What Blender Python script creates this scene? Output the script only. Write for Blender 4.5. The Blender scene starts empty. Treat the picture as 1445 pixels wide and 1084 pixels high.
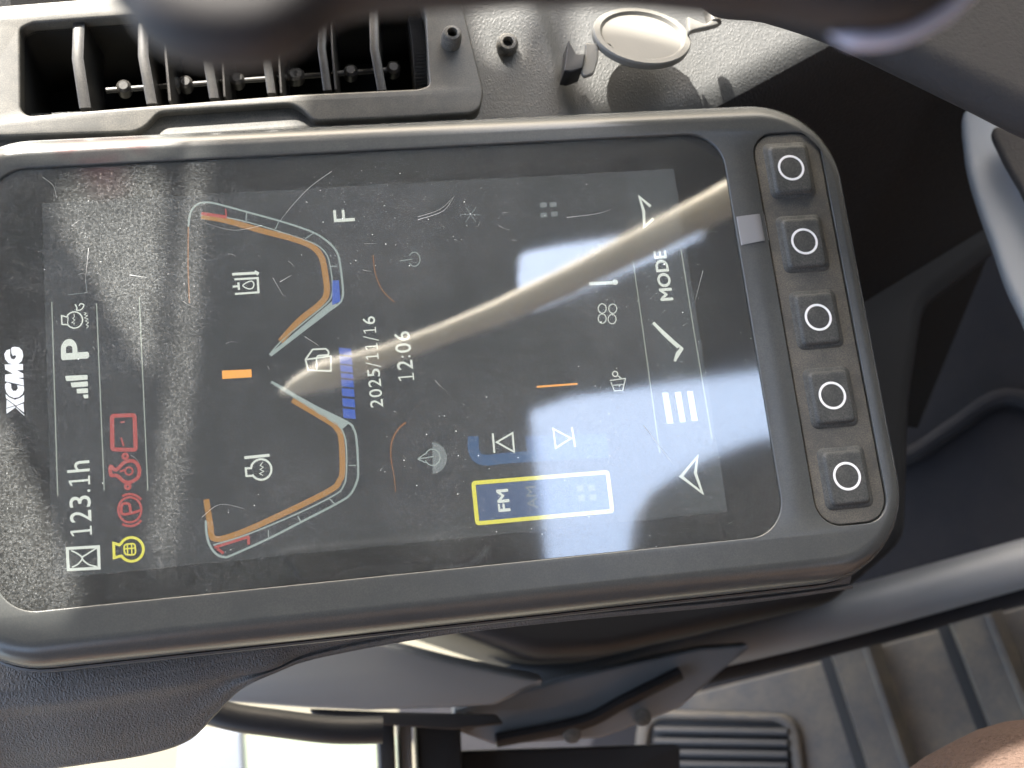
import bpy, bmesh, math, random
from mathutils import Vector, Matrix, geometry
random.seed(7)
sc = bpy.context.scene
C = bpy.data.collections.new('scene'); sc.collection.children.link(C)

# ---------------------------------------------------------------- camera, sky, sun
TILT = math.radians(35)
Q = Matrix.Rotation(TILT, 4, 'Y')                 # display frame -> world
BASE = Vector((0, 0, 0.95))                       # height of the display above the ground frame
MM = 0.001
F, CX, CY, HC = 1800.0, 722.5, 542.0, 360.0       # focal (px of the 1445 wide picture), camera height over the screen (mm)
RC = (Matrix.Rotation(-0.11631955, 3, 'Z') @ Matrix.Rotation(-0.1302656, 3, 'Y') @ Matrix.Rotation(0.25837489, 3, 'X'))
def W(p): return BASE + Q.to_3x3() @ (Vector(p) * MM)
cam_d = bpy.data.cameras.new('camera'); cam = bpy.data.objects.new('camera', cam_d); C.objects.link(cam)
cam_d.sensor_width = 36; cam_d.lens = F / 1445 * 36; cam_d.clip_start = 0.01; cam_d.clip_end = 3000
cam.matrix_world = Matrix.Translation(W((0, 0, HC))) @ Q @ RC.to_4x4()
cam_d.dof.use_dof = True; cam_d.dof.focus_distance = 0.372; cam_d.dof.aperture_fstop = cam_d.lens / 3.0
sc.camera = cam
SL = Vector((-0.25, 0.80, 0.55)).normalized()     # towards the sun, display frame
SW = (Q.to_3x3() @ SL).normalized()
wd = bpy.data.worlds.new('World'); sc.world = wd; wd.use_nodes = True
nt = wd.node_tree; bg = nt.nodes['Background']
sky = nt.nodes.new('ShaderNodeTexSky'); sky.sky_type = 'NISHITA'; sky.sun_disc = False
sky.sun_elevation = math.asin(SW.z); sky.sun_rotation = math.atan2(SW.x, SW.y)
sky.dust_density = 5.0; sky.air_density = 1.2
hz = nt.nodes.new('ShaderNodeMix'); hz.data_type = 'RGBA'; hz.blend_type = 'ADD'; hz.inputs[0].default_value = 1; hz.inputs[7].default_value = (1.4, 1.6, 1.95, 1)   # even bright veil of thin cloud
nt.links.new(sky.outputs[0], hz.inputs[6]); nt.links.new(hz.outputs[2], bg.inputs[0]); bg.inputs[1].default_value = 0.15
sd = bpy.data.lights.new('sun', 'SUN'); sd.energy = 5.0; sd.angle = math.radians(0.45); sd.color = (1, 0.945, 0.86)
so = bpy.data.objects.new('sun', sd); C.objects.link(so); so.rotation_euler = SW.to_track_quat('Z', 'Y').to_euler()
sc.view_settings.view_transform = 'Standard'; sc.view_settings.look = 'None'; sc.view_settings.exposure = 2.5
sc.view_settings.gamma = 1
sc.cycles.max_bounces = 8; sc.cycles.transparent_max_bounces = 12

# ---------------------------------------------------------------- helpers
def ray(px, py): return RC @ Vector(((px - CX) / F, -(py - CY) / F, -1))
def at(px, py, z=0.0):
    d = ray(px, py); t = (z - HC) / d.z
    return Vector((d.x * t, d.y * t, z))
CAMP = Vector((0, 0, HC))
def on(px, py, p0, n):
    d = ray(px, py); t = (Vector(p0) - CAMP).dot(n) / d.dot(n)
    return CAMP + d * t
def frame(p0, n, xh=Vector((1, 0, 0))):
    n = Vector(n).normalized(); u = (xh - n * xh.dot(n)).normalized(); return Vector(p0), u, n.cross(u), n
ZF = lambda z: frame((0, 0, z), (0, 0, 1))
def to2(p, fr): d = Vector(p) - fr[0]; return (d.dot(fr[1]), d.dot(fr[2]))
def pp(pts, fr): return [to2(on(x, y, fr[0], fr[3]), fr) for x, y in pts]
def cr(ox, oy, s, pts): return [(ox + x / s, oy + y / s) for x, y in pts]
def roundp(pts, r, n=6):
    out = []; N = len(pts)
    for i in range(N):
        p = Vector(pts[i]); a = Vector(pts[i - 1]); b = Vector(pts[(i + 1) % N]); rr = r[i] if isinstance(r, (list, tuple)) else r
        va = a - p; vb = b - p; k = min(rr, va.length * .45, vb.length * .45)
        if k < 1e-6: out.append(tuple(p)); continue
        s = p + va.normalized() * k; e = p + vb.normalized() * k
        for j in range(n + 1):
            t = j / n; q = s * (1 - t) ** 2 + p * 2 * t * (1 - t) + e * t * t; out.append((q.x, q.y))
    return out
def smoothp(pts, n=6, closed=False):
    P = [Vector(p) for p in pts]; N = len(P); out = []
    g = lambda i: P[i % N] if closed else P[max(0, min(N - 1, i))]
    for i in range(N if closed else N - 1):
        a, b, c, d = g(i - 1), g(i), g(i + 1), g(i + 2)
        for j in range(n):
            t = j / n
            out.append(.5 * ((2 * b) + (c - a) * t + (2 * a - 5 * b + 4 * c - d) * t * t + (3 * b - a - 3 * c + d) * t ** 3))
    if not closed: out.append(P[-1])
    return [tuple(p) for p in out]
def rrect(x0, y0, x1, y1, r, n=10):
    o = []
    for cx, cy, a in ((x1 - r, y1 - r, 0), (x0 + r, y1 - r, 90), (x0 + r, y0 + r, 180), (x1 - r, y0 + r, 270)):
        for k in range(n + 1):
            t = math.radians(a + 90 * k / n); o.append((cx + r * math.cos(t), cy + r * math.sin(t)))
    return o

class MB:
    def __init__(s): s.v = []; s.f = []
    def add(s, vs, fs):
        k = len(s.v); s.v += [tuple(v) for v in vs]; s.f += [tuple(i + k for i in f) for f in fs]; return s
    def loft(s, rings, closed=True, cap0=False, cap1=False):
        n = len(rings[0]); vs = [v for r in rings for v in r]; fs = []
        for i in range(len(rings) - 1):
            for j in range(n if closed else n - 1):
                a = i * n + j; b = i * n + (j + 1) % n; fs.append((a, b, b + n, a + n))
        if cap0: fs.append(tuple(range(n - 1, -1, -1)))
        if cap1: k = (len(rings) - 1) * n; fs.append(tuple(range(k, k + n)))
        return s.add(vs, fs)
    def tube(s, pts, r, n=12, cap=True):
        P = [Vector(p) for p in pts]; R = r if isinstance(r, (list, tuple)) else [r] * len(P); rings = []; prev = None
        for i, p in enumerate(P):
            t = (P[min(i + 1, len(P) - 1)] - P[max(i - 1, 0)]).normalized()
            u = prev if prev else (Vector((0, 0, 1)) if abs(t.z) < .9 else Vector((1, 0, 0)))
            u = (u - t * u.dot(t)).normalized(); prev = u; w = t.cross(u)
            rings.append([p + (u * math.cos(2 * math.pi * k / n) + w * math.sin(2 * math.pi * k / n)) * R[i] for k in range(n)])
        return s.loft(rings, True, cap, cap)
    def box(s, a, b):
        x0, y0, z0 = a; x1, y1, z1 = b
        return s.add([(x0, y0, z0), (x1, y0, z0), (x1, y1, z0), (x0, y1, z0), (x0, y0, z1), (x1, y0, z1), (x1, y1, z1), (x0, y1, z1)],
                     [(0, 3, 2, 1), (4, 5, 6, 7), (0, 1, 5, 4), (1, 2, 6, 5), (2, 3, 7, 6), (3, 0, 4, 7)])
    def poly(s, pts): # triangulated flat polygon, list of 3d points
        P = [Vector(p) for p in pts]; t = geometry.tessellate_polygon([P])
        n = geometry.normal([P[i] for i in range(len(P))]) if len(P) > 2 else Vector((0, 0, 1))
        return s.add(P, [tuple(reversed(f)) for f in t] if False else [tuple(f) for f in t])
    def stroke(s, pts, w, closed=False, fr=None, w1=None):
        P = [Vector(p).to_2d() for p in pts]; N = len(P); L = []; R_ = []
        for i in range(N):
            if closed: a, b = P[i - 1], P[(i + 1) % N]
            else: a, b = P[max(0, i - 1)], P[min(N - 1, i + 1)]
            d1 = (P[i] - a); d2 = (b - P[i])
            d1 = d1.normalized() if d1.length > 1e-9 else d2.normalized(); d2 = d2.normalized() if d2.length > 1e-9 else d1
            t = (d1 + d2); t = t.normalized() if t.length > 1e-6 else d1
            nrm = Vector((-t.y, t.x)); c = max(.5, nrm.dot(Vector((-d1.y, d1.x))))
            ww = w if w1 is None else w + (w1 - w) * i / (N - 1)
            L.append(P[i] + nrm * ww / 2 / c); R_.append(P[i] - nrm * ww / 2 / c)
        z = lambda p: (fr[0] + fr[1] * p.x + fr[2] * p.y) if fr else Vector((p.x, p.y, 0))
        vs = [z(p) for p in L] + [z(p) for p in R_]
        fs = [(i, N + i, N + (i + 1) % N, (i + 1) % N) for i in range(N if closed else N - 1)]
        return s.add(vs, fs)
def slab(mb, outline, holes, fr, thick, bevel=0.4, res=3):
    cu = bpy.data.curves.new('tmp', 'CURVE'); cu.dimensions = '2D'; cu.fill_mode = 'BOTH'
    for pl in [outline] + list(holes):
        sp = cu.splines.new('POLY'); sp.points.add(len(pl) - 1); sp.use_cyclic_u = True
        for i, p in enumerate(pl): sp.points[i].co = (p[0], p[1], 0, 1)
    bevel = min(bevel, thick * .49)
    cu.extrude = thick / 2 - bevel; cu.bevel_depth = bevel; cu.bevel_resolution = res; cu.offset = -bevel
    o = bpy.data.objects.new('tmp', cu); sc.collection.objects.link(o)
    me = bpy.data.meshes.new_from_object(o.evaluated_get(bpy.context.evaluated_depsgraph_get()))
    vs = [fr[0] + fr[1] * v.co.x + fr[2] * v.co.y + fr[3] * (v.co.z - thick / 2) for v in me.vertices]
    mb.add(vs, [tuple(p.vertices) for p in me.polygons])
    bpy.data.objects.remove(o); bpy.data.curves.remove(cu); bpy.data.meshes.remove(me); return mb

def build(name, mb, mat, parent=None, origin=None, label=None, cat=None, group=None, kind=None, ang=35, world=False):
    me = bpy.data.meshes.new(name); o = bpy.data.objects.new(name, me); C.objects.link(o)
    if parent is not None:
        org = Vector(parent['_o']); o.parent = parent
    else:
        org = Vector(origin) if origin else sum((Vector(v) for v in mb.v), Vector()) / max(1, len(mb.v))
        if world: o.location = org
        else: o.matrix_world = Matrix.Translation(W(org)) @ Q
    o['_o'] = tuple(org)
    k = 1 if world else MM
    me.from_pydata([(Vector(v) - org) * k for v in mb.v], [], mb.f); me.validate(); me.materials.append(mat)
    bm = bmesh.new(); bm.from_mesh(me); bmesh.ops.remove_doubles(bm, verts=bm.verts, dist=1e-6 if not world else 1e-5)
    bmesh.ops.recalc_face_normals(bm, faces=bm.faces); bm.to_mesh(me); bm.free()
    for p in me.polygons: p.use_smooth = True
    me.set_sharp_from_angle(angle=math.radians(ang)); me.update()
    tag(o, label, cat, group, kind); return o
def tag(o, label=None, cat=None, group=None, kind=None):
    for k, v in (('label', label), ('category', cat), ('group', group), ('kind', kind)):
        if v: o[k] = v
def thing(name, org, label, cat, group=None):
    o = bpy.data.objects.new(name, None); o.empty_display_size = .01; C.objects.link(o)
    o.matrix_world = Matrix.Translation(W(org)) @ Q; o['_o'] = tuple(org); tag(o, label, cat, group); return o

# ---------------------------------------------------------------- materials
def mat(name, col, rough=.5, metal=0, spec=.5, bump=None, vary=None, dust=None, coat=0):
    """bump=(kind, scale, strength mm) vary=(scale, amount) dust=(colour, scale, amount)"""
    m = bpy.data.materials.new(name); m.use_nodes = True; t = m.node_tree; N = t.nodes; L = t.links
    b = N['Principled BSDF']; b.inputs['Base Color'].default_value = (*col, 1); b.inputs['Roughness'].default_value = rough
    b.inputs['Metallic'].default_value = metal; b.inputs['Specular IOR Level'].default_value = spec; b.inputs['Coat Weight'].default_value = coat
    tc = N.new('ShaderNodeTexCoord'); obj = tc.outputs['Object']; src = None
    if vary:
        n = N.new('ShaderNodeTexNoise'); n.inputs['Scale'].default_value = vary[0]; n.inputs['Detail'].default_value = 6; n.inputs['Roughness'].default_value = .65; L.new(obj, n.inputs['Vector'])
        mx = N.new('ShaderNodeMix'); mx.data_type = 'RGBA'; mx.inputs[6].default_value = (*[c * (1 - vary[1]) for c in col], 1); mx.inputs[7].default_value = (*[min(1, c * (1 + vary[1])) for c in col], 1)
        L.new(n.outputs[0], mx.inputs[0]); src = mx.outputs[2]
    if dust:
        n = N.new('ShaderNodeTexNoise'); n.inputs['Scale'].default_value = dust[1]; n.inputs['Detail'].default_value = 8; n.inputs['Roughness'].default_value = .75; L.new(obj, n.inputs['Vector'])
        n2 = N.new('ShaderNodeTexNoise'); n2.inputs['Scale'].default_value = 2600; n2.inputs['Detail'].default_value = 2; L.new(obj, n2.inputs['Vector'])
        ml = N.new('ShaderNodeMath'); ml.operation = 'MULTIPLY'; L.new(n.outputs[0], ml.inputs[0]); L.new(n2.outputs[0], ml.inputs[1])
        mr = N.new('ShaderNodeMapRange'); mr.inputs[1].default_value = .18; mr.inputs[2].default_value = .38; mr.inputs[3].default_value = dust[2] * .15; mr.inputs[4].default_value = dust[2]; L.new(ml.outputs[0], mr.inputs[0])
        mx = N.new('ShaderNodeMix'); mx.data_type = 'RGBA'; mx.inputs[6].default_value = (*col, 1); mx.inputs[7].default_value = (*dust[0], 1)
        if src: L.new(src, mx.inputs[6])
        L.new(mr.outputs[0], mx.inputs[0]); src = mx.outputs[2]
        rr = N.new('ShaderNodeMapRange'); rr.inputs[3].default_value = rough; rr.inputs[4].default_value = min(1, rough + .3); L.new(mr.outputs[0], rr.inputs[0]); L.new(rr.outputs[0], b.inputs['Roughness'])
    if src: L.new(src, b.inputs['Base Color'])
    if bump:
        bp = N.new('ShaderNodeBump'); bp.inputs['Distance'].default_value = bump[2] * MM; bp.inputs['Strength'].default_value = 1
        if bump[0] == 'leather':
            nz = N.new('ShaderNodeTexNoise'); nz.inputs['Scale'].default_value = bump[1] * .5; L.new(obj, nz.inputs['Vector'])
            mx = N.new('ShaderNodeMix'); mx.data_type = 'VECTOR'; mx.inputs[0].default_value = .002; L.new(obj, mx.inputs[4]); L.new(nz.outputs[1], mx.inputs[5])
            mp = N.new('ShaderNodeMapping'); mp.inputs['Scale'].default_value = (1, .6, 1); mp.inputs['Rotation'].default_value = (0, 0, .5); L.new(mx.outputs[1], mp.inputs[0])
            v = N.new('ShaderNodeTexVoronoi'); v.feature = 'DISTANCE_TO_EDGE'; v.inputs['Scale'].default_value = bump[1]; L.new(mp.outputs[0], v.inputs['Vector'])
            q = N.new('ShaderNodeMapRange'); q.inputs[2].default_value = .35; q.interpolation_type = 'SMOOTHSTEP'; L.new(v.outputs[0], q.inputs[0]); L.new(q.outputs[0], bp.inputs['Height'])
        else:
            n = N.new('ShaderNodeTexNoise'); n.inputs['Scale'].default_value = bump[1]; n.inputs['Detail'].default_value = 3; L.new(obj, n.inputs['Vector']); L.new(n.outputs[0], bp.inputs['Height'])
        L.new(bp.outputs[0], b.inputs['Normal'])
    return m
def emit(name, col, s, base=(.02, .02, .02)):
    m = bpy.data.materials.new(name); m.use_nodes = True; b = m.node_tree.nodes['Principled BSDF']
    b.inputs['Base Color'].default_value = (*base, 1); b.inputs['Emission Color'].default_value = (*col, 1); b.inputs['Emission Strength'].default_value = s
    b.inputs['Specular IOR Level'].default_value = 0; b.inputs['Roughness'].default_value = 1; return m
G = lambda v: (v, v, v)
M = dict(
    housing=mat('housing', (.056, .060, .060), .25, bump=('noise', 2500, .005), vary=(30, .08), dust=((.30, .28, .23), 70, .07)),
    housing_side=mat('housing_side', (.05, .052, .054), .45),
    rubber=mat('rubber', (.040, .042, .043), .55, bump=('noise', 3000, .02), vary=(60, .15), dust=((.26, .23, .17), 60, .42)),
    button=mat('button', (.028, .032, .033), .62, spec=.35, bump=('noise', 3000, .015), vary=(120, .2), dust=((.26, .25, .22), 130, .24)),
    groove=mat('groove', (.012, .012, .012), .9, dust=((.3, .26, .2), 300, .3)),
    ringwhite=mat('ringwhite', (.82, .84, .85), .5),
    print=mat('print', (.72, .76, .78), .5),
    dark=mat('dark', (.006, .006, .006), .7),
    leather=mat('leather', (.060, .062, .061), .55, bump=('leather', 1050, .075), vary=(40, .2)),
    padding=mat('padding', (.085, .083, .080), .50, bump=('leather', 1150, .15), vary=(40, .25), dust=((.2, .19, .17), 40, .15)),
    vent=mat('vent', (.032, .033, .032), .42, bump=('noise', 1800, .02), vary=(30, .15), dust=((.35, .31, .24), 60, .18)),
    blade=mat('blade', (.016, .016, .016), .38, vary=(60, .2), dust=((.35, .31, .25), 80, .10)),
    lid=mat('lid', (.155, .15, .132), .5, bump=('noise', 1500, .02), vary=(50, .1)),
    bolt=mat('bolt', (.03, .03, .03), .35, dust=((.4, .37, .3), 200, .35)),
    wheel=mat('wheel', (.020, .019, .020), .6, spec=.25, bump=('noise', 600, .05)),
    highlightgrey=mat('highlightgrey', (.34, .34, .42), .35),
    fabric=mat('fabric', (.011, .010, .0095), .8, bump=('noise', 900, .2), vary=(300, .3)),
    greypanel=mat('greypanel', (.20, .205, .20), .5, vary=(8, .12)),
    greyblade=mat('greyblade', (.22, .24, .26), .5, vary=(20, .12)),
    shaded_leather=mat('shaded_leather', (.013, .012, .012), .7, spec=.2, bump=('leather', 620, .12)),  # same leather past the shoulder, with shade put into the dark colour
    stepgrey=mat('stepgrey', (.15, .165, .18), .45, vary=(10, .4), dust=((.2, .2, .18), 12, .3)),
    beam=mat('beam', (.17, .18, .195), .5, vary=(6, .15)),
    floor=mat('floor', (.008, .009, .013), .8, spec=.15, vary=(9, .5), dust=((.07, .06, .05), 7, .25)),
    mat_rubber=mat('mat_rubber', (.016, .019, .026), .55, vary=(14, .5), dust=((.24, .19, .11), 22, .42)),
    blackplastic=mat('blackplastic', (.008, .008, .009), .5),
    trousers=mat('trousers', (.085, .058, .046), .95, spec=.1, bump=('noise', 650, 2.2), vary=(700, .5)),
    liner=mat('liner', (.020, .023, .027), .8, vary=(3, .3)),
    seat=mat('seat', (.27, .17, .105), .8, vary=(12, .2)),
    beige=mat('beige', (.78, .68, .52), .7, vary=(8, .12)),
    tape=mat('tape', (.21, .215, .225), .3, bump=('noise', 400, .05)),
    ground=mat('ground', (.105, .095, .068), .95, vary=(1.2, .2)),
    paleblue=mat('paleblue', (.085, .10, .125), .6, vary=(6, .1)),
    palegreen=mat('palegreen', (.11, .135, .10), .7, vary=(5, .12)),
    lcd=emit('lcd', (.54, .58, .62), .015), bezel=mat('bezel', (.004, .004, .005), .6),
    e_white=emit('e_white', (.86, .92, .82), .19), e_faint=emit('e_faint', (.62, .70, .70), .07), e_grey=emit('e_grey', (.55, .66, .62), .13),
    e_line=emit('e_line', (.75, .85, .72), .11), e_red=emit('e_red', (1, .20, .18), .095), e_yellow=emit('e_yellow', (.95, .90, .12), .18),
    e_orange=emit('e_orange', (1, .52, .16), .085), e_orange_hot=emit('e_orange_hot', (1, .46, .10), .22), e_dimorange=emit('e_dimorange', (1, .45, .15), .06),
    e_blue=emit('e_blue', (.10, .22, .85), .12), e_dimblue=emit('e_dimblue', (.12, .27, .55), .085), e_card=emit('e_card', (.16, .26, .50), .085), e_bar=emit('e_bar', (.5, .56, .6), .022),
)
def glassmat():
    m = bpy.data.materials.new('dusty_glass'); m.use_nodes = True; t = m.node_tree; N = t.nodes; L = t.links; N.clear()
    out = N.new('ShaderNodeOutputMaterial'); tr = N.new('ShaderNodeBsdfTransparent'); gl = N.new('ShaderNodeBsdfGlossy')
    gl.inputs['Color'].default_value = (.92, .96, 1, 1)
    fr = N.new('ShaderNodeFresnel'); fr.inputs[0].default_value = 2.6
    m1 = N.new('ShaderNodeMixShader'); L.new(fr.outputs[0], m1.inputs[0]); L.new(tr.outputs[0], m1.inputs[1]); L.new(gl.outputs[0], m1.inputs[2])
    df = N.new('ShaderNodeBsdfDiffuse'); df.inputs[0].default_value = (.58, .60, .59, 1)
    tc = N.new('ShaderNodeTexCoord'); o = tc.outputs['Object']
    def noise(s, d=2, r=.6):
        n = N.new('ShaderNodeTexNoise'); n.inputs['Scale'].default_value = s; n.inputs['Detail'].default_value = d; n.inputs['Roughness'].default_value = r; L.new(o, n.inputs['Vector']); return n.outputs[0]
    def mr(x, a, b, c, d):
        q = N.new('ShaderNodeMapRange'); q.inputs[1].default_value = a; q.inputs[2].default_value = b; q.inputs[3].default_value = c; q.inputs[4].default_value = d; L.new(x, q.inputs[0]); return q.outputs[0]
    def op(k, a, b):
        q = N.new('ShaderNodeMath'); q.operation = k
        for i, x in enumerate((a, b)):
            if isinstance(x, float): q.inputs[i].default_value = x
            else: L.new(x, q.inputs[i])
        return q.outputs[0]
    L.new(mr(noise(14, 5, .65), .38, .62, .02, .06), gl.inputs['Roughness'])
    big = mr(noise(26, 6, .7), .32, .68, .042, .10)
    fine = mr(noise(1700, 4, .9), .41, .67, .25, 2.3)
    base = op('MULTIPLY', big, fine)
    def specks(scale, r0, r1, lo, hi, amt):
        v = N.new('ShaderNodeTexVoronoi'); v.inputs['Scale'].default_value = scale; L.new(o, v.inputs['Vector'])
        c = N.new('ShaderNodeSeparateColor'); L.new(v.outputs[1], c.inputs[0])
        return op('MULTIPLY', mr(v.outputs[0], r0, r1, 1., 0.), mr(c.outputs[0], lo, hi, 0., amt))
    dens = mr(noise(18, 4, .6), .38, .62, .35, 1.3)
    f = op('ADD', base, op('MULTIPLY', dens, op('ADD', specks(1650, .10, .32, .40, 1., .26), op('ADD', specks(700, .07, .15, .78, 1., .5), specks(190, .03, .05, .91, .93, .7)))))
    cl = N.new('ShaderNodeClamp'); L.new(f, cl.inputs[0])
    m2 = N.new('ShaderNodeMixShader'); L.new(cl.outputs[0], m2.inputs[0]); L.new(m1.outputs[0], m2.inputs[1]); L.new(df.outputs[0], m2.inputs[2])
    L.new(m2.outputs[0], out.inputs[0]); return m
M['glass'] = glassmat()
def clearcolor(name, col):
    m = bpy.data.materials.new(name); m.use_nodes = True; t = m.node_tree; t.nodes.clear()
    out = t.nodes.new('ShaderNodeOutputMaterial'); tr = t.nodes.new('ShaderNodeBsdfTransparent'); tr.inputs[0].default_value = (*col, 1)
    gl = t.nodes.new('ShaderNodeBsdfGlossy'); gl.inputs[1].default_value = .1; mx = t.nodes.new('ShaderNodeMixShader'); mx.inputs[0].default_value = .04
    t.links.new(tr.outputs[0], mx.inputs[1]); t.links.new(gl.outputs[0], mx.inputs[2]); t.links.new(mx.outputs[0], out.inputs[0]); return m
M['redfilm'] = clearcolor('redfilm', (.9, .03, .05)); M['tintfilm'] = clearcolor('tintfilm', (.85, .45, .4))

# ================================================================ the display
GX0, GX1, GY0, GY1 = -88.0, 133.7, 37.7, 166.2
disp = thing('machine_display', (20, 100, -20), 'grey machine control display with a dusty glass screen and five round marked keys', 'display')
FX0, FX1, FY0, FY1 = -98.5, 168.5, 30.0, 169.8
OX0, OX1, OY0, OY1 = -104.5, 173.6, 23.2, 178.0
mb = MB()
glass_r = rrect(GX0 - .3, GY0 - .3, GX1 + .3, GY1 + .3, 11.3)
key_r = rrect(143.3, 38.2, 166.6, 165.4, 8)
flat = rrect(FX0, FY0, FX1, FY1, 22, 14)
cz = 1.0
slabmb = MB(); slab(slabmb, flat, [glass_r, key_r], ZF(cz), .02, 0)
mb.add(slabmb.v, [f for f in slabmb.f if all(abs(slabmb.v[i][2] - cz) < .005 for i in f)])
rings = []
prof = [(0, 0), (.04, 0)] + [(math.sin(a), 1 - math.cos(a)) for a in [math.radians(x) for x in (12, 24, 36, 48, 60, 72, 84, 90)]]
for k, (h, v) in enumerate(prof):
    h2 = h; x0 = FX0 + (OX0 - FX0) * h2; x1 = FX1 + (OX1 - FX1) * h2; y0 = FY0 + (OY0 - FY0) * h2; y1 = FY1 + (OY1 - FY1) * h2
    rings.append([(x, y, cz - 9.5 * v) for x, y in rrect(x0, y0, x1, y1, 22 + 6 * h, 14)])
rings.append([(x, y, -13) for x, y in rrect(OX0, OY0, OX1, OY1, 28, 14)])
mb.loft(rings)
for loop, (dep) in ((glass_r, 1.6), (key_r, 2.2)):
    cx = sum(p[0] for p in loop) / len(loop); cy = sum(p[1] for p in loop) / len(loop)
    def ins(p, d, loop=loop):
        sx = 1 - d / (max(q[0] for q in loop) - cx); sy = 1 - d / (max(q[1] for q in loop) - cy); return (cx + (p[0] - cx) * sx, cy + (p[1] - cy) * sy)
    rr = []
    for d, z in ((0, 0), (.06, -.02), (.2, -.12), (.3, -.35), (.3, -dep)): rr.append([(*ins(p, d), cz + z) for p in loop])
    mb.loft(rr)
build('front_frame', mb, M['housing'], disp, ang=50)
mb = MB(); mb.loft([[(x, y, z) for x, y in rrect(OX0 + a, OY0 + a, OX1 - a, OY1 - a, 28 - a, 14)] for z, a in ((-13, -.3), (-13.4, -.9), (-15, -1.0), (-15.4, -.5), (-30, 1), (-30, 8))], cap1=True)
build('back_shell', mb, M['housing_side'], disp)
# glass and the panel under it
mb = MB(); slab(mb, rrect(GX0 + .15, GY0 + .15, GX1 - .15, GY1 - .15, 11), [], ZF(0.25), .02, 0)
mb.f = [f for f in mb.f if all(abs(mb.v[i][2] - .25) < .005 for i in f)]
build('screen_glass', mb, M['glass'], disp)
mb = MB(); slab(mb, rrect(GX0 - .1, GY0 - .1, GX1 + .1, GY1 + .1, 11), [], ZF(-0.75), .3, .05)
build('screen_backing', mb, M['bezel'], disp)
lz = -.55
mb = MB().box((-73.3, 46.1, lz - .1), (117.3, 155.3, lz)); lcd = build('lcd_panel', mb, M['lcd'], disp)
FZ = ZF(lz + .12)
def icon(name, strokes, m, fills=(), parent=lcd, z=None, label=None):
    fr = ZF(z) if z is not None else FZ
    mb = MB()
    for s in strokes:
        pts, w = s[0], s[1]; closed = len(s) > 2 and s[2]; w1 = s[3] if len(s) > 3 else None
        mb.stroke(pp(pts, fr), w * .245, closed, fr, None if w1 is None else w1 * .2)
    for f in fills: mb.poly([(x, y, fr[0].z) for x, y in pp(f, fr)])
    o = build(name, mb, m, parent, label=label); return o
def circ(cx, cy, r, n=28, a0=0, a1=360, ry=None):
    ry = ry or r; full = (a1 - a0) >= 360; k = n if full else n + 1
    return [(cx + r * math.cos(math.radians(a0 + (a1 - a0) * i / n)), cy + ry * math.sin(math.radians(a0 + (a1 - a0) * i / n))) for i in range(k)]
def digits(name, s, base_start, top_end, m, sw=.11):
    fz = lz + .12; a = at(*base_start, fz); b = at(*top_end, fz)
    wd_ = {'.': .42, ':': .42, '/': .62, 'h': .98}; tot = sum(wd_.get(c, 1) for c in s); mb = MB(); x = 0
    P_ = lambda u, v: (a.x + (b.x - a.x) * v, a.y + (b.y - a.y) * u / tot, fz)
    for c in s:
        w = wd_.get(c, 1); x0 = x + .12; x1 = x + w - .10
        if c == '1':
            cx = x + .52; h = sw * .62 * 1.1
            for q in ([(cx - h, .03), (cx + h, .03), (cx + h, 1), (cx - h, 1)], [(cx - .30, 0), (cx + .30, 0), (cx + .30, .085), (cx - .30, .085)], [(cx - h, .99), (cx - .30, .90), (cx - .30, .81), (cx - h, .89)]):
                mb.add([P_(*p) for p in q], [(0, 1, 2, 3)])
        elif c in '.:':
            for v in ((0,) if c == '.' else (.08, .52)):
                mb.add([P_(x + w / 2 + .1 * math.cos(k * .785), v + .075 + .075 * math.sin(k * .785)) for k in range(8)], [tuple(range(8))])
        elif c == '/': mb.add([P_(x + .02, -.14), P_(x + .12, -.14), P_(x + w - .02, 1.06), P_(x + w - .12, 1.06)], [(0, 1, 2, 3)])
        else:
            cu = bpy.data.curves.new('t', 'FONT'); cu.body = c; cu.size = 1; cu.offset = .004
            o = bpy.data.objects.new('t', cu); sc.collection.objects.link(o)
            me = bpy.data.meshes.new_from_object(o.evaluated_get(bpy.context.evaluated_depsgraph_get()))
            xs = [v.co.x for v in me.vertices]; ys = [v.co.y for v in me.vertices]; q0, q1, r0, r1 = min(xs), max(xs), min(ys), max(ys)
            hh = 1.06 if c == 'h' else 1
            mb.add([P_(x0 + (x1 - x0) * (v.co.x - q0) / (q1 - q0), hh * (v.co.y - r0) / (r1 - r0)) for v in me.vertices], [tuple(p.vertices) for p in me.polygons])
            bpy.data.objects.remove(o); bpy.data.curves.remove(cu); bpy.data.meshes.remove(me)
        x += w
    return build(name, mb, m, lcd)
def text(name, s, base_start, top_end, m, bold=0, parent=lcd, z=None, label=None):
    fz = z if z is not None else lz + .12
    a = at(*base_start, fz); b = at(*top_end, fz)
    cu = bpy.data.curves.new('t', 'FONT'); cu.body = s; cu.size = 1; cu.resolution_u = 5
    o = bpy.data.objects.new('t', cu); sc.collection.objects.link(o)
    me = bpy.data.meshes.new_from_object(o.evaluated_get(bpy.context.evaluated_depsgraph_get()))
    xs = [v.co.x for v in me.vertices]; ys = [v.co.y for v in me.vertices]
    x0, x1, y0, y1 = min(xs), max(xs), min(ys), max(ys)
    mb = MB()
    for j, (dx, dy) in enumerate(((0, 0), (bold, 0), (-bold, 0), (0, bold * .7), (0, -bold * .7)) if bold else ((0, 0),)):
        mb.add([(a.x + (b.x - a.x) * (v.co.y + dy - y0) / (y1 - y0), a.y + (b.y - a.y) * (v.co.x + dx - x0) / (x1 - x0), fz + j * .008) for v in me.vertices], [tuple(p.vertices) for p in me.polygons])
    bpy.data.objects.remove(o); bpy.data.curves.remove(cu); bpy.data.meshes.remove(me)
    return build(name, mb, m, parent, label=label)
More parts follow.
